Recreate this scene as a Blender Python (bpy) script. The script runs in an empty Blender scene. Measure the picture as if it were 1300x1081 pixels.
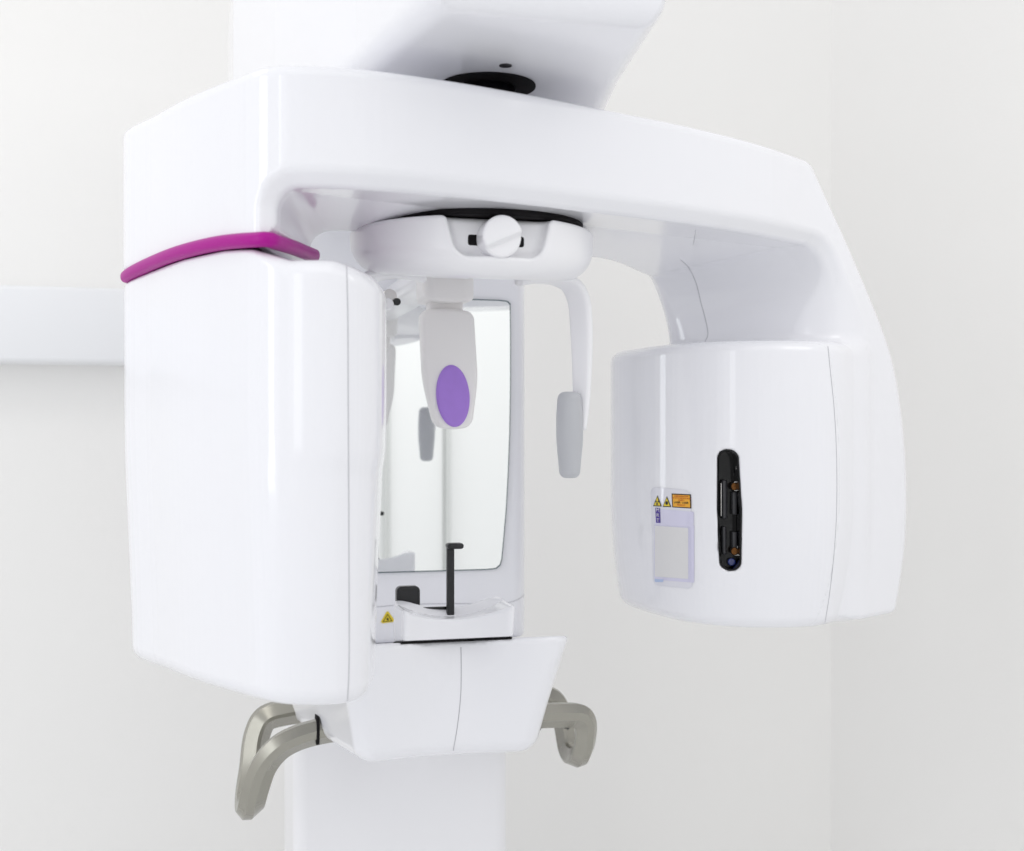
import bpy, bmesh, math, random
import numpy as np
from mathutils import Vector, Matrix
from mathutils.bvhtree import BVHTree

random.seed(4)
C = bpy.context.scene.collection
CZ = 1.45                                   # eye height above the floor
F, PX, PY = 1550.0, 650.0, 550.0            # camera of the photograph: focal length and principal point, pixels

# ------------------------------------------------------------------ materials
def mat(name, col, rough=0.3, metal=0.0, coat=0.0, spec=0.5, bump=0.0, bscale=400, mottle=0.0, mscale=6,
        subsurf=0.0, trans=0.0, rvar=0.0, ior=1.5):
    m = bpy.data.materials.new(name); m.use_nodes = True
    nt = m.node_tree; b = nt.nodes['Principled BSDF']
    b.inputs['Base Color'].default_value = (*col, 1)
    b.inputs['Roughness'].default_value = rough
    b.inputs['Metallic'].default_value = metal
    b.inputs['Coat Weight'].default_value = coat
    b.inputs['Coat Roughness'].default_value = 0.04
    b.inputs['Specular IOR Level'].default_value = spec
    b.inputs['IOR'].default_value = ior
    b.inputs['Transmission Weight'].default_value = trans
    if subsurf:
        b.inputs['Subsurface Weight'].default_value = subsurf
        b.inputs['Subsurface Radius'].default_value = (.01, .01, .01)
    tc = nt.nodes.new('ShaderNodeTexCoord')
    def noise(scale, detail=3):
        n = nt.nodes.new('ShaderNodeTexNoise')
        n.inputs['Scale'].default_value = scale; n.inputs['Detail'].default_value = detail
        nt.links.new(tc.outputs['Object'], n.inputs['Vector']); return n
    if mottle:
        n = noise(mscale)
        mx = nt.nodes.new('ShaderNodeMix'); mx.data_type = 'RGBA'
        mx.inputs['A'].default_value = (*[c * (1 - mottle) for c in col], 1)
        mx.inputs['B'].default_value = (*[min(1, c * (1 + mottle)) for c in col], 1)
        nt.links.new(n.outputs['Fac'], mx.inputs['Factor'])
        nt.links.new(mx.outputs['Result'], b.inputs['Base Color'])
    if rvar:
        n = noise(9, 5)
        mr = nt.nodes.new('ShaderNodeMapRange')
        mr.inputs['To Min'].default_value = rough - rvar; mr.inputs['To Max'].default_value = rough + rvar
        nt.links.new(n.outputs['Fac'], mr.inputs['Value'])
        nt.links.new(mr.outputs['Result'], b.inputs['Roughness'])
    if bump:
        n = noise(bscale, 4)
        bp = nt.nodes.new('ShaderNodeBump'); bp.inputs['Strength'].default_value = bump
        bp.inputs['Distance'].default_value = 0.002
        nt.links.new(n.outputs['Fac'], bp.inputs['Height']); nt.links.new(bp.outputs['Normal'], b.inputs['Normal'])
    return m

M = dict(
    white=mat('white_plastic', (.868, .870, .902), .18, coat=.55, rvar=.04, bump=.02, bscale=900),
    white2=mat('white_plastic_soft', (.87, .868, .888), .28, coat=.2, bump=.03, bscale=900),
    grey=mat('pale_grey_plastic', (.84, .825, .82), .42, bump=.03, bscale=900),
    magenta=mat('magenta_plastic', (.40, .004, .27), .38, spec=.25),
    purple=mat('purple_pad', (.37, .20, .68), .45, bump=.08, bscale=1200, mottle=.06, mscale=60),
    silicone=mat('grey_silicone', (.50, .51, .535), .38, subsurf=.3),
    black=mat('black_plastic', (.006, .006, .008), .30),
    blackgloss=mat('black_gloss', (.002, .002, .003), .10, spec=.35),
    dark=mat('dark_gap', (.006, .005, .006), .75, spec=.2),
    seam=mat('seam_shadow_gap', (.50, .50, .53), .6),
    mirror=mat('mirror_silver', (.975, .99, .985), .0, metal=1.0),
    glass=mat('green_glass_edge', (.02, .07, .08), .08, coat=.5),
    handle=mat('champagne_grey_handle', (.36, .35, .305), .24, metal=.7, rvar=.05, bump=.04, bscale=1500),
    socket=mat('socket_grey', (.62, .63, .68), .4),
    chrome=mat('chrome', (.75, .73, .71), .12, metal=1),
    brass=mat('brass', (.14, .062, .022), .22, metal=1),
    lens=mat('dark_blue_lens', (.01, .03, .20), .1, coat=1),
    darkgrey=mat('dark_grey_housing', (.035, .035, .04), .2),
    wall=mat('painted_wall', (.885, .878, .86), .85, bump=.35, bscale=260, mottle=.012, mscale=2.2),
    floor=mat('pale_vinyl_floor', (.86, .865, .87), .45, mottle=.05, mscale=14),
    rail=mat('rail_enamel', (.85, .858, .875), .4),
    yellow=mat('warning_yellow', (.80, .62, .03), .4),
    orange=mat('label_orange', (.86, .42, .03), .4),
    ink=mat('label_ink', (.01, .008, .006), .4),
    redink=mat('label_red_ink', (.45, .05, .01), .4),
    violet=mat('label_violet', (.06, .02, .30), .35),
    lilac=mat('label_lilac', (.67, .655, .82), .12, coat=.8),
    clear=mat('label_film', (.74, .74, .80), .10, coat=1.0),
    paper=mat('label_paper', (.74, .735, .74), .35),
    bluefilm=mat('label_blue_film', (.45, .55, .78), .2),
    doorwhite=mat('door_white', (.94, .945, .94), .5),
    doorgrey=mat('door_frame_grey', (.66, .67, .66), .5),
)

# ------------------------------------------------------------------ objects
def link(name, me, m, parent=None, loc=(0, 0, 0)):
    o = bpy.data.objects.new(name, me); C.objects.link(o)
    if m is not None and me is not None and not me.materials: me.materials.append(m)
    if parent is not None: o.parent = parent
    o.location = loc
    return o
def tag(o, label, cat, group=None):
    o['label'] = label; o['category'] = cat
    if group: o['group'] = group
def to_mesh(name, verts, faces, smooth=False):
    me = bpy.data.meshes.new(name)
    me.from_pydata([tuple(v) for v in verts], [], [tuple(f) for f in faces]); me.update()
    if smooth: me.polygons.foreach_set('use_smooth', [True] * len(me.polygons))
    return me

# The machine stands on its own frame: a across, b towards the patient, z up.
M0 = np.array([-.222, 2.51]); W = np.array([.966, .257]); N = np.array([.257, -.966])
def ab(a, b, z=0.0):
    p = M0 + a * W + b * N
    return Vector((p[0], p[1], z + CZ))
def to_ab(x, y):
    dx, dy = x - M0[0], y - M0[1]
    return dx * W[0] + dy * W[1], dx * N[0] + dy * N[1]

# ------------------------------------------------------------------ distance fields
def rmax(a, b, r):
    u = np.maximum(r + a, 0); v = np.maximum(r + b, 0)
    return np.minimum(-r, np.maximum(a, b)) + np.sqrt(u * u + v * v)
def rmin(a, b, r): return -rmax(-a, -b, r)
def poly_sdf(x, y, P):
    x, y = np.broadcast_arrays(x, y)
    d = np.full(x.shape, 1e9); s = np.ones(x.shape)
    n = len(P)
    for i in range(n):
        ax, ay = P[i]; bx, by = P[i - 1]
        ex, ey = bx - ax, by - ay
        wx, wy = x - ax, y - ay
        t = np.clip((wx * ex + wy * ey) / (ex * ex + ey * ey + 1e-18), 0, 1)
        d = np.minimum(d, (wx - ex * t) ** 2 + (wy - ey * t) ** 2)
        c1 = y >= ay; c2 = y < by; c3 = ex * wy > ey * wx
        s = np.where((c1 & c2 & c3) | (~c1 & ~c2 & ~c3), -s, s)
    return s * np.sqrt(d)
def catmull(P, k=8, closed=True):
    P = np.array(P, float); n = len(P); out = []
    rng = range(n) if closed else range(n - 1)
    for i in rng:
        if closed: p0, p1, p2, p3 = P[i - 1], P[i], P[(i + 1) % n], P[(i + 2) % n]
        else: p0, p1, p2, p3 = P[max(i - 1, 0)], P[i], P[i + 1], P[min(i + 2, n - 1)]
        d1 = max(np.linalg.norm(p1 - p0), 1e-6) ** .5; d2 = max(np.linalg.norm(p2 - p1), 1e-6) ** .5
        d3 = max(np.linalg.norm(p3 - p2), 1e-6) ** .5
        m1 = (p2 - p1) + d2 * ((p1 - p0) / d1 - (p2 - p0) / (d1 + d2)) if d1 > 1e-2 else (p2 - p1)
        m2 = (p2 - p1) + d2 * ((p3 - p2) / d3 - (p3 - p1) / (d2 + d3)) if d3 > 1e-2 else (p2 - p1)
        for j in range(k):
            t = j / k
            out.append((2 * t**3 - 3 * t**2 + 1) * p1 + (t**3 - 2 * t**2 + t) * m1 +
                       (-2 * t**3 + 3 * t**2) * p2 + (t**3 - t**2) * m2)
    if not closed: out.append(P[-1])
    return np.array(out)
def sst(x, a, b):
    t = np.clip((x - a) / (b - a), 0, 1); return t * t * (3 - 2 * t)

def sdf_mesh(name, f, lo, hi, h):
    """surface nets over f(x, y, z) (z measured from eye level), vertices pulled onto the zero level, exact normals"""
    n = [int(math.ceil((hi[i] - lo[i]) / h)) + 1 for i in range(3)]
    ax = [lo[i] + h * np.arange(n[i]) for i in range(3)]
    V = f(ax[0][:, None, None], ax[1][None, :, None], ax[2][None, None, :]) + np.zeros(n)
    V = V.astype(np.float32); S = V < 0
    corners = [(i, j, k) for i in (0, 1) for j in (0, 1) for k in (0, 1)]
    sl = lambda i, j, k: (slice(i, n[0] - 1 + i), slice(j, n[1] - 1 + j), slice(k, n[2] - 1 + k))
    cnt = sum(S[sl(*c)].astype(np.int8) for c in corners)
    act = (cnt > 0) & (cnt < 8)
    I = np.argwhere(act)
    acc = np.zeros((len(I), 3)); num = np.zeros(len(I))
    for c in corners:
        for d in range(3):
            if c[d] == 1: continue
            e = list(c); e[d] = 1
            v0 = V[I[:, 0] + c[0], I[:, 1] + c[1], I[:, 2] + c[2]]
            v1 = V[I[:, 0] + e[0], I[:, 1] + e[1], I[:, 2] + e[2]]
            cr = (v0 < 0) != (v1 < 0)
            t = np.where(cr, v0 / np.where(v0 == v1, 1, v0 - v1), 0)
            p = np.tile(np.array(c, float), (len(I), 1)); p[:, d] += t
            acc += p * cr[:, None]; num += cr
    P = (I + acc / num[:, None]) * h + np.array(lo)
    idx = -np.ones([m - 1 for m in n], np.int64); idx[tuple(I.T)] = np.arange(len(I))
    quads = []
    for d in range(3):
        e, g = [(1, 2), (2, 0), (0, 1)][d]
        a = S; sh = [slice(None)] * 3; sh[d] = slice(0, n[d] - 1); s2 = [slice(None)] * 3; s2[d] = slice(1, n[d])
        ch = S[tuple(sh)] != S[tuple(s2)]
        E = np.argwhere(ch)
        ok = (E[:, e] > 0) & (E[:, g] > 0) & (E[:, e] < n[e] - 1) & (E[:, g] < n[g] - 1)
        E = E[ok]; first = S[tuple(E.T)]
        def cell(de, dg):
            Q = E.copy(); Q[:, e] -= de; Q[:, g] -= dg; return idx[tuple(Q.T)]
        q = np.stack([cell(1, 1), cell(0, 1), cell(0, 0), cell(1, 0)], 1)
        q[~first] = q[~first][:, ::-1]
        quads.append(q)
    Q = np.concatenate(quads)
    def grad(P, e=2e-4):
        G = np.zeros_like(P)
        for d in range(3):
            D = np.zeros(3); D[d] = e
            A, B = P + D, P - D
            G[:, d] = (f(A[:, 0], A[:, 1], A[:, 2]) - f(B[:, 0], B[:, 1], B[:, 2])) / (2 * e)
        return G
    for it in range(3):
        G = grad(P); v = f(P[:, 0], P[:, 1], P[:, 2])
        step = -v[:, None] * G / np.maximum((G * G).sum(1), .05)[:, None]
        L = np.linalg.norm(step, axis=1); step *= np.minimum(1, h * .6 / np.maximum(L, 1e-9))[:, None]
        P = P + step
    G = grad(P, 6e-4); G /= np.maximum(np.linalg.norm(G, axis=1), 1e-9)[:, None]
    P[:, 2] += CZ
    me = bpy.data.meshes.new(name)
    me.vertices.add(len(P)); me.vertices.foreach_set('co', P.astype(np.float32).ravel())
    me.loops.add(len(Q) * 4); me.loops.foreach_set('vertex_index', Q.astype(np.int32).ravel())
    me.polygons.add(len(Q))
    me.polygons.foreach_set('loop_start', (np.arange(len(Q)) * 4).astype(np.int32))
    me.update(calc_edges=True); me.validate()
    me.polygons.foreach_set('use_smooth', [True] * len(me.polygons))
    if len(me.vertices) == len(G): me.normals_split_custom_set_from_vertices([tuple(g) for g in G])
    return me

def bvh_of(*meshes):
    vs, fs = [], []
    for me in meshes:
        k = len(vs); vs += [v.co.copy() for v in me.vertices]; fs += [[i + k for i in p.vertices] for p in me.polygons]
    return BVHTree.FromPolygons(vs, fs)
CAM = Vector((0, 0, CZ))
def hit(bvh, x, y):
    d = Vector(((x - PX) / F, 1, (PY - y) / F)).normalized()
    r = bvh.ray_cast(CAM, d)
    if r[0] is None: return None, None
    n = r[1] if r[1].dot(d) < 0 else -r[1]
    return r[0], n

def sweep(name, pts, half, parent, m, ups=None, smooth=True, corner=.35, cap=True, segs=16, scales=None, ring_=None):
    """a tube of rounded-rectangle section along pts; half = (half size across, half size along up)"""
    pts = [Vector(p) for p in pts]; vs, fs = [], []
    ring = []
    for i in range(segs):
        t = 2 * math.pi * (i + .5) / segs; c, s = math.cos(t), math.sin(t)
        e = corner
        ring.append((half[0] * math.copysign(abs(c) ** e, c), half[1] * math.copysign(abs(s) ** e, s)))
    if ring_: ring = [(half[0] * a, half[1] * b) for a, b in ring_]; segs = len(ring)
    K = len(pts)
    for i, p in enumerate(pts):
        t = (pts[min(i + 1, K - 1)] - pts[max(i - 1, 0)]).normalized()
        up = (Vector(ups[i]) if ups else Vector((0, 0, 1)))
        side = t.cross(up).normalized(); up = side.cross(t).normalized()
        sc = scales[i] if scales else 1
        for (a, b) in ring: vs.append(p + side * a * sc + up * b * sc)
    for i in range(K - 1):
        for j in range(segs):
            j2 = (j + 1) % segs
            fs.append((i * segs + j, i * segs + j2, (i + 1) * segs + j2, (i + 1) * segs + j))
    if cap: fs.append(tuple(range(segs))[::-1]); fs.append(tuple((K - 1) * segs + j for j in range(segs)))
    me = to_mesh(name, vs, fs, smooth)
    bm = bmesh.new(); bm.from_mesh(me); bmesh.ops.recalc_face_normals(bm, faces=bm.faces); bm.to_mesh(me); bm.free()
    if ring_: me.set_sharp_from_angle(angle=math.radians(30))
    return link(name, me, m, parent)
def smooth_path(pts, k=8): 
    return [Vector(p) for p in catmull(pts, k, closed=False)]
def seam(name, pix, bvh, parent, m, r=.0010, k=18, smooth=True):
    pp = catmull(pix, k, closed=False) if smooth else np.array(pix, float)
    run = []; ups = []
    for x, y in pp:
        h, n = hit(bvh, x, y)
        if h is None or (run and (h - run[-1]).length > .1): continue
        run.append(h); ups.append(n)
    if len(run) < 2: return None
    return sweep(name, run, (r, r * .6), parent, m, ups=ups, corner=1.0, segs=8)
def decal(name, poly, bvh, off, parent, m, cell=4.0, thick=True):
    """thin sheet of real thickness laid on a curved surface; poly = convex outline, pixels of the photograph"""
    P = np.array(poly, float); x0, y0 = P.min(0) - .01; x1, y1 = P.max(0) + .01
    nx = max(1, int((x1 - x0) / cell)); ny = max(1, int((y1 - y0) / cell))
    bm = bmesh.new(); g = {}
    for i in range(nx + 1):
        for j in range(ny + 1): g[i, j] = bm.verts.new((x0 + (x1 - x0) * i / nx, y0 + (y1 - y0) * j / ny, 0))
    for i in range(nx):
        for j in range(ny): bm.faces.new((g[i, j], g[i + 1, j], g[i + 1, j + 1], g[i, j + 1]))
    c = P.mean(0)
    for i in range(len(P)):
        a, b = P[i - 1], P[i]; e = b - a
        if np.linalg.norm(e) < 1e-4: continue
        nrm = np.array([e[1], -e[0]]); 
        if np.dot(nrm, a - c) < 0: nrm = -nrm
        bmesh.ops.bisect_plane(bm, geom=bm.verts[:] + bm.edges[:] + bm.faces[:], plane_co=(a[0], a[1], 0),
                               plane_no=(nrm[0], nrm[1], 0), clear_outer=True)
    return project(name, bm, bvh, off, parent, m)
def project(name, bm, bvh, off, parent, m):
    for v in bm.verts:
        h, n = hit(bvh, v.co.x, v.co.y)
        if h is None: continue
        v.co = h + n * off
    for f in bm.faces:
        if f.normal.dot(f.calc_center_median() - CAM) > 0: f.normal_flip()
    bm.normal_update()
    for f in bm.faces:
        if f.normal.dot(f.calc_center_median() - CAM) > 0: f.normal_flip()
    me = bpy.data.meshes.new(name); bm.to_mesh(me); bm.free()
    for p in me.polygons: p.use_smooth = True
    return link(name, me, m, parent)
def text(name, s, cx, cy, size, bvh, off, parent, m, slope=0.0, sx=1.0, bold=False):
    cu = bpy.data.curves.new(name, 'FONT'); cu.body = s; cu.size = size; cu.align_x = 'CENTER'; cu.align_y = 'CENTER'
    if bold: cu.offset = size * .02
    cu.resolution_u = 3
    o = bpy.data.objects.new(name, cu); C.objects.link(o)
    dg = bpy.context.evaluated_depsgraph_get()
    me = bpy.data.meshes.new_from_object(o.evaluated_get(dg))
    bpy.data.objects.remove(o)
    bm = bmesh.new(); bm.from_mesh(me); bpy.data.meshes.remove(me)
    for v in bm.verts:
        x, y = v.co.x * sx, v.co.y
        v.co = (cx + x, cy - y + slope * x, 0)
    return project(name, bm, bvh, off, parent, m)
def rrect(x0, y0, x1, y1, r, shear=0.0, top=0.0, n=4):
    """rounded rectangle outline in pixels; shear = px of y drop from left to right"""
    out = []
    for cx, cy, a0 in ((x1 - r, y0 + r, -90), (x1 - r, y1 - r, 0), (x0 + r, y1 - r, 90), (x0 + r, y0 + r, 180)):
        for i in range(n + 1):
            t = math.radians(a0 + 90 * i / n)
            x, y = cx + r * math.cos(t), cy + r * math.sin(t)
            out.append((x + top * (y1 - y) / (y1 - y0), y + shear * (x - x0) / (x1 - x0)))
    return out
def rbox(name, lo, hi, r, parent, m, seg=3, frame=True, rot=None):
    """bevelled box in the machine's frame (a, b, z)"""
    bm = bmesh.new(); bmesh.ops.create_cube(bm, size=1)
    for v in bm.verts: v.co = Vector([(lo[i] + hi[i]) / 2 + v.co[i] * (hi[i] - lo[i]) for i in range(3)])
    if r > 0: bmesh.ops.bevel(bm, geom=bm.edges[:], offset=r, segments=seg, profile=.5, affect='EDGES')
    for v in bm.verts:
        v.co = ab(v.co.x, v.co.y, v.co.z) if frame else Vector((v.co.x, v.co.y, v.co.z + CZ))
    bmesh.ops.recalc_face_normals(bm, faces=bm.faces)
    me = bpy.data.meshes.new(name); bm.to_mesh(me); bm.free()
    if r > 0:
        for p in me.polygons: p.use_smooth = True
        me.set_sharp_from_angle(angle=math.radians(50)) if hasattr(me, 'set_sharp_from_angle') else None
    return link(name, me, m, parent)

def build(name, f, lo, hi, h, m, parent):
    return link(name, sdf_mesh(name, f, lo, hi, h), M[m], parent)

# ================================================================== THE SETTING
ROOM_B = -.80                 # back wall plane, machine frame
CORN_A = 1.429                 # corner with the side wall
def quad_wall(name, p0, p1, z0, z1, th, kind='structure'):
    """solid wall panel from p0 to p1 (plan points a,b); thickness th to the left of the direction"""
    A, B = ab(*p0), ab(*p1); d = (B - A); d.z = 0; nn = Vector((-d.y, d.x, 0)).normalized() * th
    vs = [];
    for z in (z0, z1):
        for q in (A, B, B + nn, A + nn): vs.append((q.x, q.y, z))
    fs = [(0, 1, 5, 4), (1, 2, 6, 5), (2, 3, 7, 6), (3, 0, 4, 7), (4, 5, 6, 7), (3, 2, 1, 0)]
    o = link(name, to_mesh(name, vs, fs), M['wall']); o['kind'] = kind
    return o
quad_wall('wall', (-4.2, ROOM_B), (CORN_A, ROOM_B), 0.0, 2.9, .1)
quad_wall('side_wall', (CORN_A, ROOM_B), (CORN_A + 1.3, 1.6), 0.0, 2.9, .1)
o = link('floor', to_mesh('floor', [(-5, -3.5, 0), (5, -3.5, 0), (5, 5, 0), (-5, 5, 0), (-5, -3.5, -.1), (5, -3.5, -.1), (5, 5, -.1), (-5, 5, -.1)],
         [(0, 1, 2, 3), (7, 6, 5, 4), (0, 4, 5, 1), (1, 5, 6, 2), (2, 6, 7, 3), (3, 7, 4, 0)]), M['floor']); o['kind'] = 'structure'

rl = rbox('wall_rail', (-4.1, ROOM_B + .001, .1715), (.20, ROOM_B + .130, .357), .012, None, M['rail'])
tag(rl, 'wide white enamelled rail running level along the wall, left of the machine', 'wall rail')

# what the mirror looks back at: the room's opposite wall with a white door in a grey frame
opp = rbox('opposite_wall', (-.6, 4.6, -CZ), (2.6, 4.7, 1.3), 0, None, M['doorwhite']); opp['kind'] = 'structure'

# ================================================================== THE MACHINE
root = link('panoramic_xray_machine', None, None); root.location = ab(0, -.05, -CZ)
tag(root, 'white dental panoramic X-ray machine with a magenta band and a patient mirror on its column', 'X-ray machine')
RI = Matrix.Translation(-root.location)
class _P: pass
parts = []
def fix(o): parts.append(o); return o

# ---- rotating arm
Pf = [(-.605, 1.90), (-.533, 1.80), (-.46, 1.705), (-.383, 1.622), (-.312, 1.558), (-.2026, 1.567), (-.088, 1.618), (.024, 1.686),
      (.134, 1.764), (.277, 1.868), (.410, 1.985), (.5245, 2.112), (.64, 2.226), (.76, 2.345), (.95, 2.533)]
Pb = [(.95, 2.75), (.6, 2.72), (.40, 2.60), (.25, 2.36), (.135, 2.16), (.02, 2.11), (-.10, 2.05), (-.19, 1.94), (-.25, 1.855), (-.33, 1.85), (-.43, 1.91), (-.52, 1.965), (-.592, 1.965)]
ARM = catmull(Pf + Pb, 7)
CAV = np.array([(-.338, 1.2), (-.303, 1.60), (-.296, 2.9), (-.26, 2.9), (.29, 2.42), (.60, 2.15), (1.1, 1.71), (1.1, 1.2)])
O2 = np.array([-.31, 1.555])
ez = [.60, .47, .3145, .149, .04, -.0756, -.16, -.227, -.341, -.45]
es = [.90, 1.005, 1.152, 1.286, 1.328, 1.347, 1.348, 1.340, 1.303, 1.255]
_e = catmull([(a_, b_) for a_, b_ in zip(ez[1:], es[1:])], 10, closed=False)
ez = [.60] + list(_e[:, 0]); es = [.90] + list(_e[:, 1])
def f_arm0(x, y, z):
    pl = poly_sdf(x, y, ARM)
    s = (x - O2[0]) * .8 + (y - O2[1]) * .6
    t = -(x - O2[0]) * .6 + (y - O2[1]) * .8
    send = np.interp(-z, [-q for q in ez], es)
    b = rmax(pl, (s - send) * .88, .03)
    b = rmax(b, z - .471 + 0 * s, .015)
    zb = np.where(s < .5, .246, -.342)
    b = rmax(b, zb - z, .012)
    zc = .316 + .012 * np.clip(s, 0, 1) - .10 * np.clip(t - .02, 0, .4)
    c = rmax(poly_sdf(x, y, CAV), (z - zc), .03 + .05 * sst(s, .2, .9) + 0 * z)
    wd = sst(s, .85, 1.08) * sst(-z, -.31, -.17)
    r = rmax(b, -c, .004 + .035 * wd)
    return rmax(r, (b - c + .020 + .030 * wd) * .7071, .005 + .03 * wd)
# ---- X-ray head shell: one skin with the arm, parted along the seam
HD = catmull([(.553, 2.137), (.46, 2.116), (.37, 2.134), (.288, 2.200), (.230, 2.32), (.199, 2.46), (.25, 2.57), (.40, 2.60), (.58, 2.52), (.66, 2.36), (.645, 2.245), (.605, 2.186)], 8)
SLC = np.array([.3800, 2.131, -.135])
def f_head0(x, y, z):
    pl = poly_sdf(x, y, HD) + .020 * np.clip((-.12 - z) / .22, 0, 1)**2
    return rmax(rmax(pl, z - .162, .022), -.344 - z, .022)
def f_U(x, y, z):
    return rmin(f_arm0(x, y, z), f_head0(x, y, z), .022)
_sx = [1036, 1050, 1054, 1059, 1062, 1062, 1059, 1053, 1046]; _sy = [424, 436, 470, 520, 580, 650, 700, 755, 799]
_ss, _sz = [], []
for _x, _y in zip(_sx, _sy):
    k_ = (_x - PX) / F
    w_ = (k_ * 2.112 - .5245) / (.71 - .70 * k_)
    X_, Y_ = .5245 + .71 * w_, 2.112 + .70 * w_
    _ss.append((X_ - O2[0]) * .8 + (Y_ - O2[1]) * .6); _sz.append((PY - _y) * Y_ / F)
def f_sep(x, y, z):
    s = (x - O2[0]) * .8 + (y - O2[1]) * .6
    ss = np.interp(-z, [-q for q in _sz], _ss)
    return rmax(s - ss, z - .158 + 0 * s, .02)
def f_arm(x, y, z):
    g = f_sep(x, y, z)
    return np.maximum(f_U(x, y, z) + .0015 * sst(-g, -.001, .003), -(g + .03))
arm = build('rotating_arm', f_arm, (-.66, 1.50, -.38), (.90, 2.80, .50), .0052, 'white', root)

# ---- sensor housing (left)
SH = catmull([(-.603, 1.90), (-.533, 1.80), (-.46, 1.705), (-.383, 1.622), (-.312, 1.558), (-.25, 1.545), (-.205, 1.556), (-.178, 1.59),
              (-.172, 1.65), (-.19, 1.78), (-.24, 1.87), (-.35, 1.925), (-.50, 1.965), (-.583, 1.95)], 7)
def f_sh(x, y, z):
    pl = poly_sdf(x, y, SH) + .012 * sst(-z, -.05, .36) + .004 * sst(-z, .02, .06) * sst(x + 0 * y, -.3, -.2)
    zt = np.interp(x + 0 * y, [-.605, -.533, -.46, -.383, -.335, -.285, -.23, -.17], [.231, .2395, .2435, .2435, .2385, .222, .222, .204])
    return rmax(rmax(pl, z - zt, .007 + .017 * sst(x + 0 * y, -.36, -.28)), -.352 - z, .024)
sh = build('sensor_housing', f_sh, (-.65, 1.50, -.375), (-.13, 2.0, .265), .005, 'white', root)
# neck joining arm and housing: white shoulder with a dark joint line
joint = build('joint_gap', lambda x, y, z: np.maximum(rmax(poly_sdf(x, y, SH) + .006, x + .335 + 0 * y, .02), np.abs(z - .242) - .006), (-.65, 1.5, .23), (-.15, 2.0, .26), .006, 'dark', sh)

# ---- magenta band round the joint
bp = [(-.603, 1.905, .240), (-.585, 1.872, .243), (-.533, 1.80, .249), (-.46, 1.705, .2530), (-.383, 1.622, .2530), (-.330, 1.574, .2490), (-.315, 1.568, .2485), (-.308, 1.60, .2495),
      (-.301, 1.68, .255), (-.297, 1.75, .259), (-.294, 1.80, .262)]
bpts = [Vector((p[0], p[1], p[2] + CZ)) for p in catmull(bp, 8, closed=False)]
sc = [min(1, .55 + i * .12) if i < 5 else 1 for i in range(len(bpts))]
band = sweep('trim_band', bpts, (.011, .0098), arm, M['magenta'], corner=.85, scales=sc, segs=24)

# ---- X-ray head (right)
def f_slot(x, y, z, inset=0.0):
    u = (x - SLC[0]) - (z - SLC[2]) * -.026 - 0.0
    w = z - SLC[2]
    hw = .0205 - inset - .003 * np.abs(w) / .1
    qx = np.abs(u) - hw + .016; qz = np.abs(w) - (.1065 - inset) + .016
    return np.sqrt(np.maximum(qx, 0)**2 + np.maximum(qz, 0)**2) + np.minimum(np.maximum(qx, qz), 0) - .016
def f_head(x, y, z):
    g = f_sep(x, y, z)
    h = np.maximum(f_U(x, y, z) + .0015 * sst(g, -.001, .003), g - .02)
    sl = np.maximum(f_slot(x, y, z), y - (SLC[1] + .042))
    return rmax(h, -sl, .0022)
head = build('tube_head', f_head, (.17, 2.07, -.37), (.72, 2.70, .19), .0045, 'white', root)
hd_bvh = bvh_of(sdf_mesh('tmp', f_head0, (.17, 2.07, -.37), (.68, 2.40, .19), .006)); 
def f_tray(x, y, z):
    outer = np.maximum(f_slot(x, y, z, .0004), f_head0(x, y, z) + .0015)
    outer = np.maximum(outer, y - (SLC[1] + .040))
    inner = np.maximum(f_slot(x, y, z, .0030), y - (SLC[1] + .034))
    return np.maximum(outer, -inner)
tray = build('aperture', f_tray, (.345, 2.10, -.255), (.415, 2.19, -.015), .002, 'blackgloss', head)
def cyl(name, c, r, L, axis, m, parent, segs=28, bev=.0):
    bm = bmesh.new()
    bmesh.ops.create_cone(bm, cap_ends=True, segments=segs, radius1=r, radius2=r, depth=L)
    if bev: bmesh.ops.bevel(bm, geom=[e for e in bm.edges if len(e.link_faces) == 2 and any(len(f.verts) > 4 for f in e.link_faces)], offset=bev, segments=3, affect='EDGES', profile=.5)
    q = Vector((0, 0, 1)).rotation_difference(Vector(axis))
    for v in bm.verts: v.co = q @ v.co + Vector(c)
    me = bpy.data.meshes.new(name); bm.to_mesh(me); bm.free()
    for p in me.polygons: p.use_smooth = len(p.vertices) <= 4
    return link(name, me, M[m], parent)
def wbox(name, lo, hi, r, m, parent): return rbox(name, lo, hi, r, parent, M[m], frame=False)
yb = SLC[1] + .034
wbox('glass_tube', (.369, yb - .016, -.152), (.380, yb, -.082), .005, 'darkgrey', tray)
wbox('glass_tube', (.370, yb - .012, -.215), (.379, yb, -.165), .004, 'darkgrey', tray)
for zc, L in ((-.124, .020), (-.19, .016)):
    wbox('housing_block', (.388, yb - .016, zc - L), (.3965, yb, zc + L), .002, 'darkgrey', tray)
for zc in (-.094, -.208):
    cyl('brass_ring', (.392, yb - .012, zc + CZ), .0070, .016, (0, 1, 0), 'brass', tray, bev=.002)
    cyl('chrome_ring', (.396, yb - .010, zc + CZ), .0090, .006, (0, 1, 0), 'chrome', tray, bev=.001)
cyl('lens', (.388, yb - .006, -.228 + CZ), .007, .01, (0, 1, 0), 'lens', tray, bev=.002)
wbox('chrome_pin', (.393, yb - .022, -.064), (.3945, yb - .018, -.04), .0006, 'chrome', tray)
wbox('chrome_pin', (.3665, yb - .022, -.146), (.3680, yb - .018, -.088), .0006, 'chrome', tray)

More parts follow.
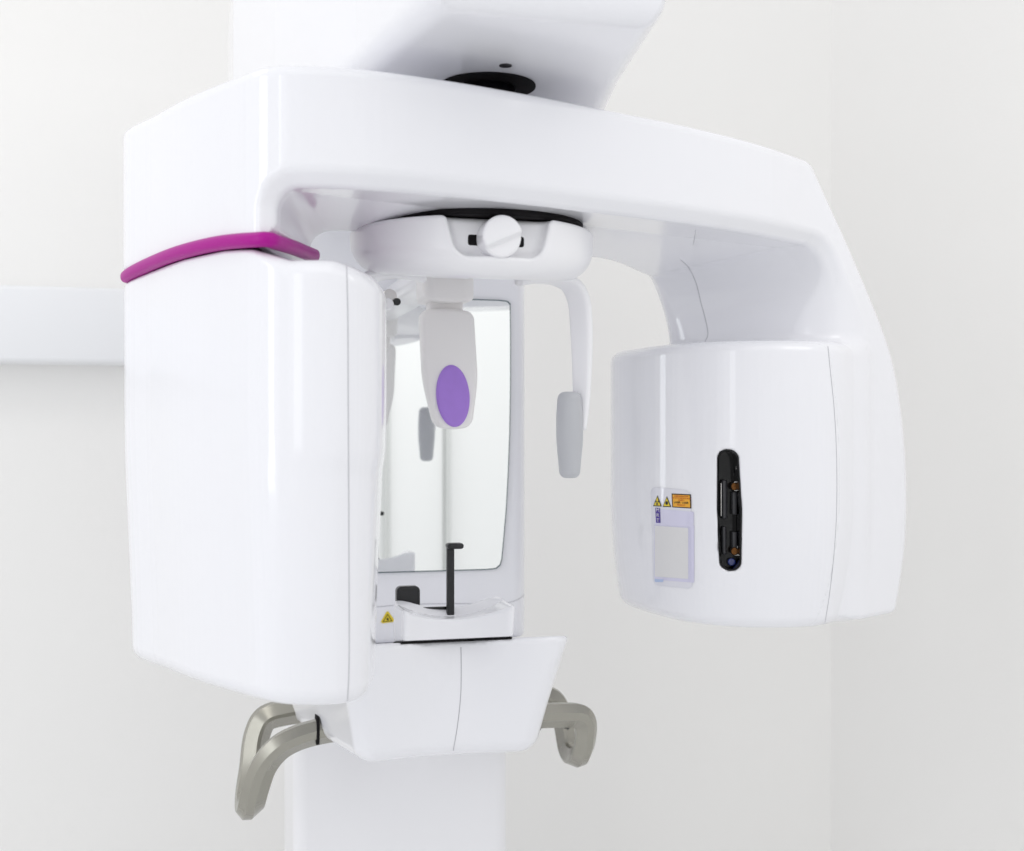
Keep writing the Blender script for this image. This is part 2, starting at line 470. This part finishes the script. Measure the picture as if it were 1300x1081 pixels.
# label plate on the head
H = head
decal('label_plate', rrect(829.5, 618, 880, 743, 7, shear=5, top=-3), hd_bvh, .0010, H, M['clear'], 4)
lp = [o for o in C.objects if o.name.startswith('label_plate')][0]
decal('lilac_film', rrect(833, 646, 881, 662, 1.5, shear=4), hd_bvh, .0013, lp, M['lilac'], 4)
decal('lilac_film', rrect(832.5, 662, 881.5, 736, 1.5, shear=4), hd_bvh, .00125, lp, M['lilac'], 4)
decal('blue_film', rrect(832, 729, 843, 739, 1.5, shear=0), hd_bvh, .0016, lp, M['bluefilm'], 3)
decal('paper_border', rrect(831.5, 666.5, 876.5, 735, 1.5, shear=3), hd_bvh, .0017, lp, M['lilac'], 4)
decal('paper_panel', rrect(832.5, 667.5, 874.5, 732, 1, shear=3), hd_bvh, .0021, lp, M['paper'], 4)
def tri(x0, x1, yt, yb, sl=0):
    return [((x0 + x1) / 2, yt), (x1, yb + sl), (x0, yb)]
def warn(x0, x1, yt, yb, sl, bvh, parent, o1=.0014, o2=.0018, o3=.0022, kind=0):
    t = decal('warning_triangle', tri(x0, x1, yt, yb, sl), bvh, o1, parent, M['ink'], 3)
    w = x1 - x0; h = yb - yt
    decal('yellow_field', tri(x0 + w * .13, x1 - w * .13, yt + h * .17, yb - h * .09, sl * .8), bvh, o2, t, M['yellow'], 3)
    cx, cy, r = (x0 + x1) / 2, yb - h * .36, h * .13
    if kind == 0:      # trefoil
        for a in (90, 210, 330):
            A = [(cx, cy)] + [(cx + 1.75 * r * math.cos(math.radians(a + d)), cy + 1.75 * r * math.sin(math.radians(a + d))) for d in (-28, 0, 28)]
            decal('trefoil_blade', A, bvh, o3, t, M['ink'], 3)
    else:
        decal('symbol_dot', [(cx + r * 1.1 * math.cos(q * .785), cy + r * 1.35 * math.sin(q * .785)) for q in range(8)], bvh, o3, t, M['ink'], 3)
    return t
warn(829.8, 841, 629, 643, .3, hd_bvh, lp, kind=0)
warn(841.8, 853, 630, 643.8, .3, hd_bvh, lp, kind=1)
ob = decal('orange_label', [(853.2, 626.8), (877.6, 627.8), (878.2, 645.8), (854, 644.4)], hd_bvh, .0014, lp, M['ink'], 3)
decal('orange_field', [(854.6, 628.2), (876.3, 629.1), (876.9, 644.5), (855.3, 643.2)], hd_bvh, .0018, ob, M['orange'], 3)
for s_, yy, sz, mm in (('LASER RADIATION', 630.4, 2.5, 'redink'), ('DO NOT STARE INTO BEAM', 632.9, 2.2, 'redink'), ('CLASS 2', 635.4, 2.6, 'redink'),
                       ('LASER · LASER', 638.4, 3.4, 'ink'), ('PRODUCT', 641.6, 2.6, 'redink')):
    text('lettering', s_, 865.8, yy, sz, hd_bvh, .0022, ob, M[mm], slope=.05, sx=.85, bold=True)
vb = decal('violet_strip', [(832.9, 644.9), (838.8, 645.2), (839.4, 664.1), (833.9, 663.9)], hd_bvh, .0019, lp, M['violet'], 3)
for ch_, yy in (('M', 647.8), ('R', 654.2), ('T', 660.9)):
    text('letter', ch_, 836.1 + (yy - 648) * .03, yy, 6.2, hd_bvh, .0023, vb, M['paper'], sx=.95)

# seams on arm and head
arm_bvh = bvh_of(arm.data)
both = bvh_of(arm.data, head.data)
sh_bvh = bvh_of(sh.data)
seam('seam', [(864, 330), (874, 340), (883, 358), (890, 385), (897, 412), (898.5, 426), (895, 434)], arm_bvh, arm, M['seam'], .0009)
seam('seam', [(883, 293), (882, 302), (880, 311)], arm_bvh, arm, M['seam'], .0006)
seam('seam', [(1051, 440), (1054, 470), (1059, 520), (1062, 580), (1062, 650), (1059, 700), (1053, 755), (1046, 799)], both, head, M['seam'], .0009)
seam('seam', [(440, 338), (441.5, 400), (442, 500), (443, 700), (443, 850), (441, 893)], sh_bvh, sh, M['seam'], .0008)

# ---- overhead support arm
UA = np.array([(-.345, -.25), (-.345, .05), (-.285, .35), (-.2, .75), (-.150, 1.06), (.150, 1.06), (.2, .75), (.285, .35), (.345, .05), (.345, -.25)])
UA = UA * np.array([1, 1]); 
def f_ua(x, y, z):
    a, b = to_ab(x, y)
    pl = poly_sdf(a, b, UA) ; 
    zz = z - .512
    fr = (b - 1.075 - .35 * zz) * .94
    q = rmax(rmax(pl + .03, -zz, .03), fr + 0, .04) 
    q = rmax(pl, -zz, .035)
    q = rmax(q, fr, .045)
    return rmax(q, z - .90, .03)
ua = build('overhead_arm', f_ua, (-.72, 1.30, .48), (.40, 2.95, .94), .010, 'white', root)
cyl('bearing', (-.035, 1.805, .490 + CZ), .040, .05, (0, 0, 1), 'black', root, segs=64)
cyl('bearing_ring', (-.035, 1.800, .5110 + CZ), .070, .002, (0, 0, 1), 'dark', ua, segs=64)
cyl('screw_cap', (-.009, 1.70, .5118 + CZ), .009, .002, (0, 0, 1), 'darkgrey', ua)

# ---- column
def rr(a, b, ca, cb, ha, hb, r):
    qx = np.abs(a - ca) - ha + r; qy = np.abs(b - cb) - hb + r
    return np.sqrt(np.maximum(qx, 0)**2 + np.maximum(qy, 0)**2) + np.minimum(np.maximum(qx, qy), 0) - r
def f_col(x, y, z):
    a, b = to_ab(x, y)
    u = rmax(rr(a, b, 0, -.139, .2625, .149, .035), np.maximum(z - .56, -.43 - z), .01)
    return u
col = build('column', f_col, (-.52, 2.40, -.45), (.10, 2.95, .6), .0075, 'white', root)
def f_pole(x, y, z):
    a, b = to_ab(x, y)
    return rmax(rr(a, b, 0, -.139, .2235, .139, .03), np.maximum(z + .425, -CZ - z), .004)
pole = build('column_foot', f_pole, (-.5, 2.42, -CZ - .02), (.05, 2.95, -.40), .012, 'white2', root)
base = rbox('base_plate', (-.30, -.285, -CZ), (.30, .42, -CZ + .04), .012, root, M['white2'])
col_bvh = bvh_of(col.data)
seam('seam', [(470, 771.5), (483, 770.3), (505, 768.5), (540, 767), (600, 766.5), (640, 766), (656, 762), (664, 757), (671, 751)], col_bvh, col, M['seam'], .0009)
wt = decal('warning_sticker', [(483.2, 789.8), (490.6, 776.6), (493.0, 776.4), (500.2, 786.8), (499.2, 789.8), (485.5, 791.6)], col_bvh, .0010, col, M['yellow'], 4)
warn(485.6, 498.2, 779.3, 789.9, -1.2, col_bvh, wt, .0014, .0018, .0022, kind=1)

# ---- mirror
half = [(0, .276), (.195, .2755), (.214, .274), (.2205, .268), (.2213, .20), (.2213, .10), (.2195, 0), (.2165, -.08), (.212, -.16), (.2065, -.22), (.2025, -.262), (.199, -.274), (.190, -.281), (.17, -.2825), (0, -.2825)]
out = half + [(-a, z) for a, z in half[::-1] if a > 0]
def plate(name, outline, b0, b1, m, parent, bev=.0, grow=0):
    bm = bmesh.new()
    P = np.array(outline)
    if grow:
        c = P.mean(0); 
        P = P + grow * np.sign(P - c) * np.minimum(1, np.abs(P - c) / .1)
    vs = [bm.verts.new((p[0], b1, p[1])) for p in P]
    f = bm.faces.new(vs)
    r = bmesh.ops.extrude_face_region(bm, geom=[f])
    for g in r['geom']:
        if isinstance(g, bmesh.types.BMVert): g.co.y = b0
    for v in bm.verts: v.co = ab(v.co.x, v.co.y, v.co.z)
    bmesh.ops.recalc_face_normals(bm, faces=bm.faces)
    me = bpy.data.meshes.new(name); bm.to_mesh(me); bm.free()
    return link(name, me, M[m], parent)
mir = plate('mirror', out, .0125, .0165, 'mirror', root)
plate('glass_edge', out, .0102, .0145, 'glass', mir, grow=.0022)

rbox('gap_reflection', (-.215, .011, .2765), (-.035, .0185, .2835), .001, mir, M['black'])  # black strip standing in for a dark gap's reflection along the mirror top
# ---- chin table
def f_tab(x, y, z):
    a, b = to_ab(x, y)
    dn = np.clip((-.350 - z) / .2, 0, 1.1)
    hw = .196 + .066 * np.clip((.5 - b) / .45, 0, 1) - .056 * dn * np.clip(b / .5, 0, 1)
    side = (np.abs(a) - hw) * .95
    conc = .045 * (1 - sst(np.abs(a), .02, .15)) * (1 - .6 * sst(dn, .0, 1.))
    front = (b + .25 * a * a + conc - (.532 - .20 * dn * .2 - .03 * dn)) * .93
    q = rmax(rmax(side, front, .028), -.02 - b, .004)
    scoop = .088 - np.sqrt(a * a + (b - .552)**2 + ((z + .352) * .8)**2)
    q = rmax(q, scoop, .01)
    q = rmax(q, z + .339 + .175 * (.53 - b), .007)
    return rmax(q, -.556 - z, .03)
tab = build('chin_table', f_tab, (-.52, 1.90, -.59), (.12, 2.60, -.33), .006, 'white', root)
tab_bvh = bvh_of(tab.data)
seam('seam', [(585.2, 822), (585.5, 840), (585, 880), (581, 920), (575.5, 953)], tab_bvh, tab, M['seam'], .0009)
# handles, the same loop on both sides
def handle(sg):
    if sg > 0:
        P = [(.15, .272, -.530), (.20, .272, -.531), (.262, .272, -.533), (.288, .271, -.537), (.303, .268, -.552), (.306, .260, -.590), (.302, .243, -.620), (.301, .21, -.634),
             (.302, .17, -.628), (.303, .145, -.60), (.300, .125, -.56), (.285, .12, -.537), (.25, .12, -.530), (.19, .12, -.528)]
    else:
        P = [(.15, .272, -.530), (.20, .272, -.535), (.243, .272, -.545), (.275, .270, -.562), (.300, .266, -.592), (.314, .260, -.632), (.322, .245, -.668), (.324, .21, -.680),
             (.322, .17, -.668), (.314, .145, -.63), (.304, .125, -.57), (.288, .12, -.542), (.25, .12, -.532), (.19, .12, -.528)]
    pts = catmull([(sg * a, b, z) for a, b, z in P], 7, closed=False)
    nP = len(pts); hs = [1 - (.16 if sg > 0 else 0) * max(0, min(1, (i / nP - .26) / .1)) * max(0, min(1, (.92 - i / nP) / .1)) for i in range(nP)]
    V = [ab(*p) for p in pts]; ups = []
    c = ab(sg * .22, .195, -.60)
    nb = len(V)
    for i, v in enumerate(V):
        t = (V[min(i + 1, nb - 1)] - V[max(i - 1, 0)]).normalized()
        u = (v - c); u = (u - t * u.dot(t)).normalized()
        ups.append(u)
    h = sweep('handle', V, (.0195, .0215), tab, M['handle'], ups=ups, scales=hs, ring_=[(1, .45), (.5, 1), (-.5, 1), (-1, .45), (-1, -.78), (-.75, -1), (.75, -1), (1, -.78)])
    for bb in (.272,):
        pp = [ab(sg * a, bb, -.532) for a in (.203, .208)]
        sweep('socket_collar', pp, (.0235, .0255), h, M['dark'], ups=[(0, 0, 1)] * 2, corner=.42, segs=24)
    if sg > 0: cyl('cap_screw', ab(sg * .300, .16, -.585), .006, .004, N.tolist() + [0], 'darkgrey', h)
    return h
handle(-1); handle(1)

# ---- chin rest dish
def f_dish(x, y, z):
    a, b = to_ab(x, y)
    front = (b - (.478 + 4.4 * a * a + .20 * (z + .35))) * .92
    side = rmax(np.abs(a - .002) - .0945, front, .014)
    q = rmax(rmax(side, .425 - b, .01), -(z + .3365 + .175 * (.53 - b)), .002)
    q = rmax(q, z + .2845, .004)
    return rmax(q, -(np.sqrt(a**2 + (z - (.185 - .311 + .45 * np.clip(.455 - b, 0, 1)))**2) - .185), .006)
dish = build('chin_rest', f_dish, (-.25, 1.88, -.37), (.08, 2.12, -.27), .003, 'white', root)
build('base_gasket', lambda x, y, z: (lambda a, b: np.maximum(np.maximum(np.abs(a) - .094, (b - (.4765 + 4.4 * a * a)) * .92), np.maximum(.43 - b, np.abs(z + .3390 + .175 * (.53 - b)) - .0022)))(*to_ab(x, y)), (-.25, 1.9, -.375), (.08, 2.12, -.325), .003, 'dark', dish)
# bite stick
stick = rbox('bite_stick', (-.004, .440, -.325), (.0085, .452, -.190), .002, root, M['black'])
rbox('bite_head', (-.0055, .438, -.197), (.0235, .462, -.187), .0048, stick, M['black'])
rbox('stick_slot', (-.045, .430, -.3030), (.010, .436, -.2970), .0008, stick, M['black'])
# black side guard
def f_grd(x, y, z):
    a, b = to_ab(x, y)
    k = rmax(np.abs(a + .064) - .0205, np.abs(z + .293) - .030, .009)
    low = (z + .290) + (a + .100) * 4
    k = rmax(k, -(z + .312) * .8 - .0 + np.clip(a + .098, 0, 1) * 2.0 * 0, .004)
    return rmax(k, np.abs(b - .405) - .010, .004)
grd = build('chin_guard', f_grd, (-.30, 2.00, -.35), (-.10, 2.20, -.24), .0025, 'black', root)

# ---- head support under the arm
def f_bowl(x, y, z):
    a, b = to_ab(x, y)
    r = np.sqrt(a * a + (b - .619)**2) - .190
    q = rmax(r + .05 * (.309 - z), .221 + .14 * np.clip(.78 - b, 0, 1) - z, .045)
    q = rmax(q, z - .3090, .006)
    nt = rmax(rmax(np.abs(a) - .064 - .25 * (z - .262), .774 - b, .012), .252 - z, .018)
    return rmax(q, -nt, .008)
bowl = build('head_support', f_bowl, (-.29, 1.69, .20), (.15, 2.14, .325), .004, 'white2', root)
bpts = [ab(0, .60, .322)]
cyl('rotation_ring', ab(0, .625, .3165), .172, .012, (0, 0, 1), 'dark', root, segs=96)
cyl('rotation_plate', ab(0, .610, .327), .172, .006, (0, 0, 1), 'dark', root, segs=96)
# bracket to the column
rbox('support_bracket', (-.040, -.01, .262), (.040, .50, .300), .012, root, M['white2'])
# knob
KA = Vector((N[0], N[1], 0))
def f_knob(x, y, z):
    a, b = to_ab(x, y); zz = z - .2785
    r = np.sqrt(a * a + zz * zz) - .0295
    d = (a * .40 - zz * .916) - .006           # beyond the diagonal on the lower side
    top = .817 - .010 * sst(d, -.003, .004) - 1.5 * (a * a + zz * zz)
    return rmax(rmax(r, b - top, .004), .765 - b, .001)
knob = build('adjustment_knob', f_knob, (-.12, 1.66, .24), (.06, 1.84, .32), .002, 'white2', bowl)
rbox('knob_slot', (-.043, .766, .268), (.043, .7765, .286), .0048, bowl, M['dark'])
cyl('lock_screw', ab(-.112, .50, .222), .012, .02, (.3, -.9, .2), 'chrome', bowl, bev=.003)
cyl('lock_screw', ab(-.102, .51, .214), .006, .022, (.3, -.9, -.1), 'black', bowl, bev=.001)
cyl('lock_screw', ab(-.118, .52, .208), .010, .014, (.6, -.7, .1), 'white2', bowl, bev=.003)
# forehead rest
def f_fore(x, y, z):
    a, b = to_ab(x, y)
    cb = .420 + .26 * (.215 - z)
    hw = .0475 - .016 * sst(-z, -.11, .01) 
    q = rmax(np.abs(a) - hw, z - .214 + 3.2 * a * a, .012)
    q = rmax(q, .006 - z + 7 * a * a * 1.0, .012)
    return rmax(q, np.abs(b - cb) - .018 + 2.0 * a * a, .008)
fore = build('forehead_rest', f_fore, (-.22, 1.97, -.01), (-.02, 2.17, .23), .003, 'grey', root)
def f_mount(x, y, z):
    a, b = to_ab(x, y)
    return rmax(rr(a, b, 0, .41, .045, .045, .02), np.maximum(z - .30, .222 - z + 3.0 * a * a), .006)
mount = build('forehead_mount', f_mount, (-.22, 2.0, .20), (-.02, 2.22, .32), .004, 'grey', root)
rbox('mount_link', (-.030, .39, .195), (.030, .425, .235), .006, mount, M['grey'])
def f_pad(x, y, z):
    a, b = to_ab(x, y)
    cb = .420 + .26 * (.215 - z) + .018
    zz = (z - .0625) / .0525; aa = a / .0285
    r = np.sqrt(zz * zz + aa * aa) - 1
    return rmax(r * .026, np.abs(b - cb) - .005, .004)
build('forehead_pad', f_pad, (-.20, 1.94, .0), (-.04, 2.12, .125), .002, 'purple', fore)
# temple supports
def temple(sg):
    P = [(.075, .62, .240), (.105, .62, .2445), (.140, .62, .2440), (.163, .62, .235), (.175, .62, .214), (.180, .62, .17), (.181, .62, .10), (.1795, .62, .04), (.177, .62, .005)]
    V = [ab(sg * p[0], p[1], p[2]) for p in catmull(P, 6, closed=False)]
    ups = [tuple(ab(sg * .55, .85) - ab(0, 0))] * len(V)
    K = len(V); sc_ = [1 - .45 * max(0, (i / K - .62) / .38) for i in range(K)]
    arm_ = sweep('temple_support', V, (.0075, .021), bowl, M['white2'], ups=ups, corner=.6, segs=20, scales=sc_)
    def f_tp(x, y, z):
        a, b = to_ab(x, y); a = a * sg
        t = (z + .003) / .069
        w = 1 - .10 * sst(z, .02, .066) - .22 * sst(-z, .0, .072)
        ha = .0215 * w + 0 * z; hb = .0225 * w
        el = (np.sqrt(((a - .1600) / ha)**2 + ((b - .62) / hb)**2) - 1) * .020
        return rmax(el, np.abs(z + .003) - .069, .012)
    c = ab(sg * .16, .62, 0)
    build('temple_pad', f_tp, (c.x - .045, c.y - .045, -.08), (c.x + .045, c.y + .045, .075), .003, 'silicone', arm_)
temple(1); temple(-1)

# the root stands at the machine's foot; keep parts where they were built
for o in list(C.objects):
    if o.parent is root: o.matrix_parent_inverse = RI.copy()

# ================================================================== opposite side of the room, seen in the mirror
dr = rbox('door', (.70, 4.56, -CZ), (1.02, 4.599, .9), .004, None, M['doorwhite'])
tag(dr, 'white door seen only as a reflection in the patient mirror', 'door')
for a0 in (.665, 1.025):
    rbox('door_frame', (a0, 4.53, -CZ), (a0 + .03, 4.599, .93), .003, dr, M['doorgrey'])

# ================================================================== light
def area(name, loc, tgt, sx, sy, e, col=(1, 1, 1)):
    l = bpy.data.lights.new(name, 'AREA'); l.shape = 'RECTANGLE'; l.size = sx; l.size_y = sy; l.energy = e; l.color = col
    o = bpy.data.objects.new(name, l); C.objects.link(o); o.location = loc
    d = Vector(tgt) - Vector(loc); o.rotation_euler = d.to_track_quat('-Z', 'Y').to_euler(); return o
area('window_light', (-2.6, .2, 2.0), (-.1, 2.1, 1.4), .7, 1.9, 11, (.93, .96, 1))
area('window_light', (-1.5, -1.0, 2.1), (0, 2.2, 1.4), .5, 1.8, 4.5, (.95, .97, 1))
area('unseen_overhead_light', (.3, .9, 2.85), (.2, 2.2, 1.3), 1.8, .9, 2, (1, .98, .96))
area('unseen_overhead_light', (1.3, 1.2, 2.7), (1.4, 3.2, 1.2), .8, .8, 4, (1, .98, .95))  # added fill, no fixture known here; lifts the right wall and corner
area('unseen_overhead_light', (-1.3, 1.7, 2.85), (-1.1, 2.9, 1.0), .7, .5, 3, (1, .98, .95))  # unseen lamp placed over the rail so a shadow falls beneath it
area('unseen_overhead_light', tuple(ab(.8, 3.0, 1.35)), tuple(ab(.8, 4.7, 0)), 1.0, .5, 7, (1, .99, .97))  # added out of view to brighten the opposite wall for the mirror
w = bpy.data.worlds.new('World'); bpy.context.scene.world = w; w.use_nodes = True
bg = w.node_tree.nodes['Background']; bg.inputs['Color'].default_value = (.972, .976, .992, 1); bg.inputs['Strength'].default_value = .92

# ================================================================== camera
cd = bpy.data.cameras.new('Camera'); cam = bpy.data.objects.new('Camera', cd); C.objects.link(cam)
cam.location = CAM; cam.rotation_euler = (math.radians(90), 0, 0)
cd.sensor_width = 36; cd.lens = F / 1300 * 36; cd.shift_y = (PY - 540.5) / 1300
cd.clip_start = .05; cd.clip_end = 60
cd.dof.use_dof = True; cd.dof.focus_distance = 2.0; cd.dof.aperture_fstop = 3.8
sc = bpy.context.scene; sc.camera = cam
sc.view_settings.view_transform = 'Standard'; sc.view_settings.look = 'None'
sc.view_settings.exposure = 0; sc.view_settings.gamma = 1
sc.cycles.max_bounces = 14; sc.cycles.diffuse_bounces = 10; sc.cycles.glossy_bounces = 6
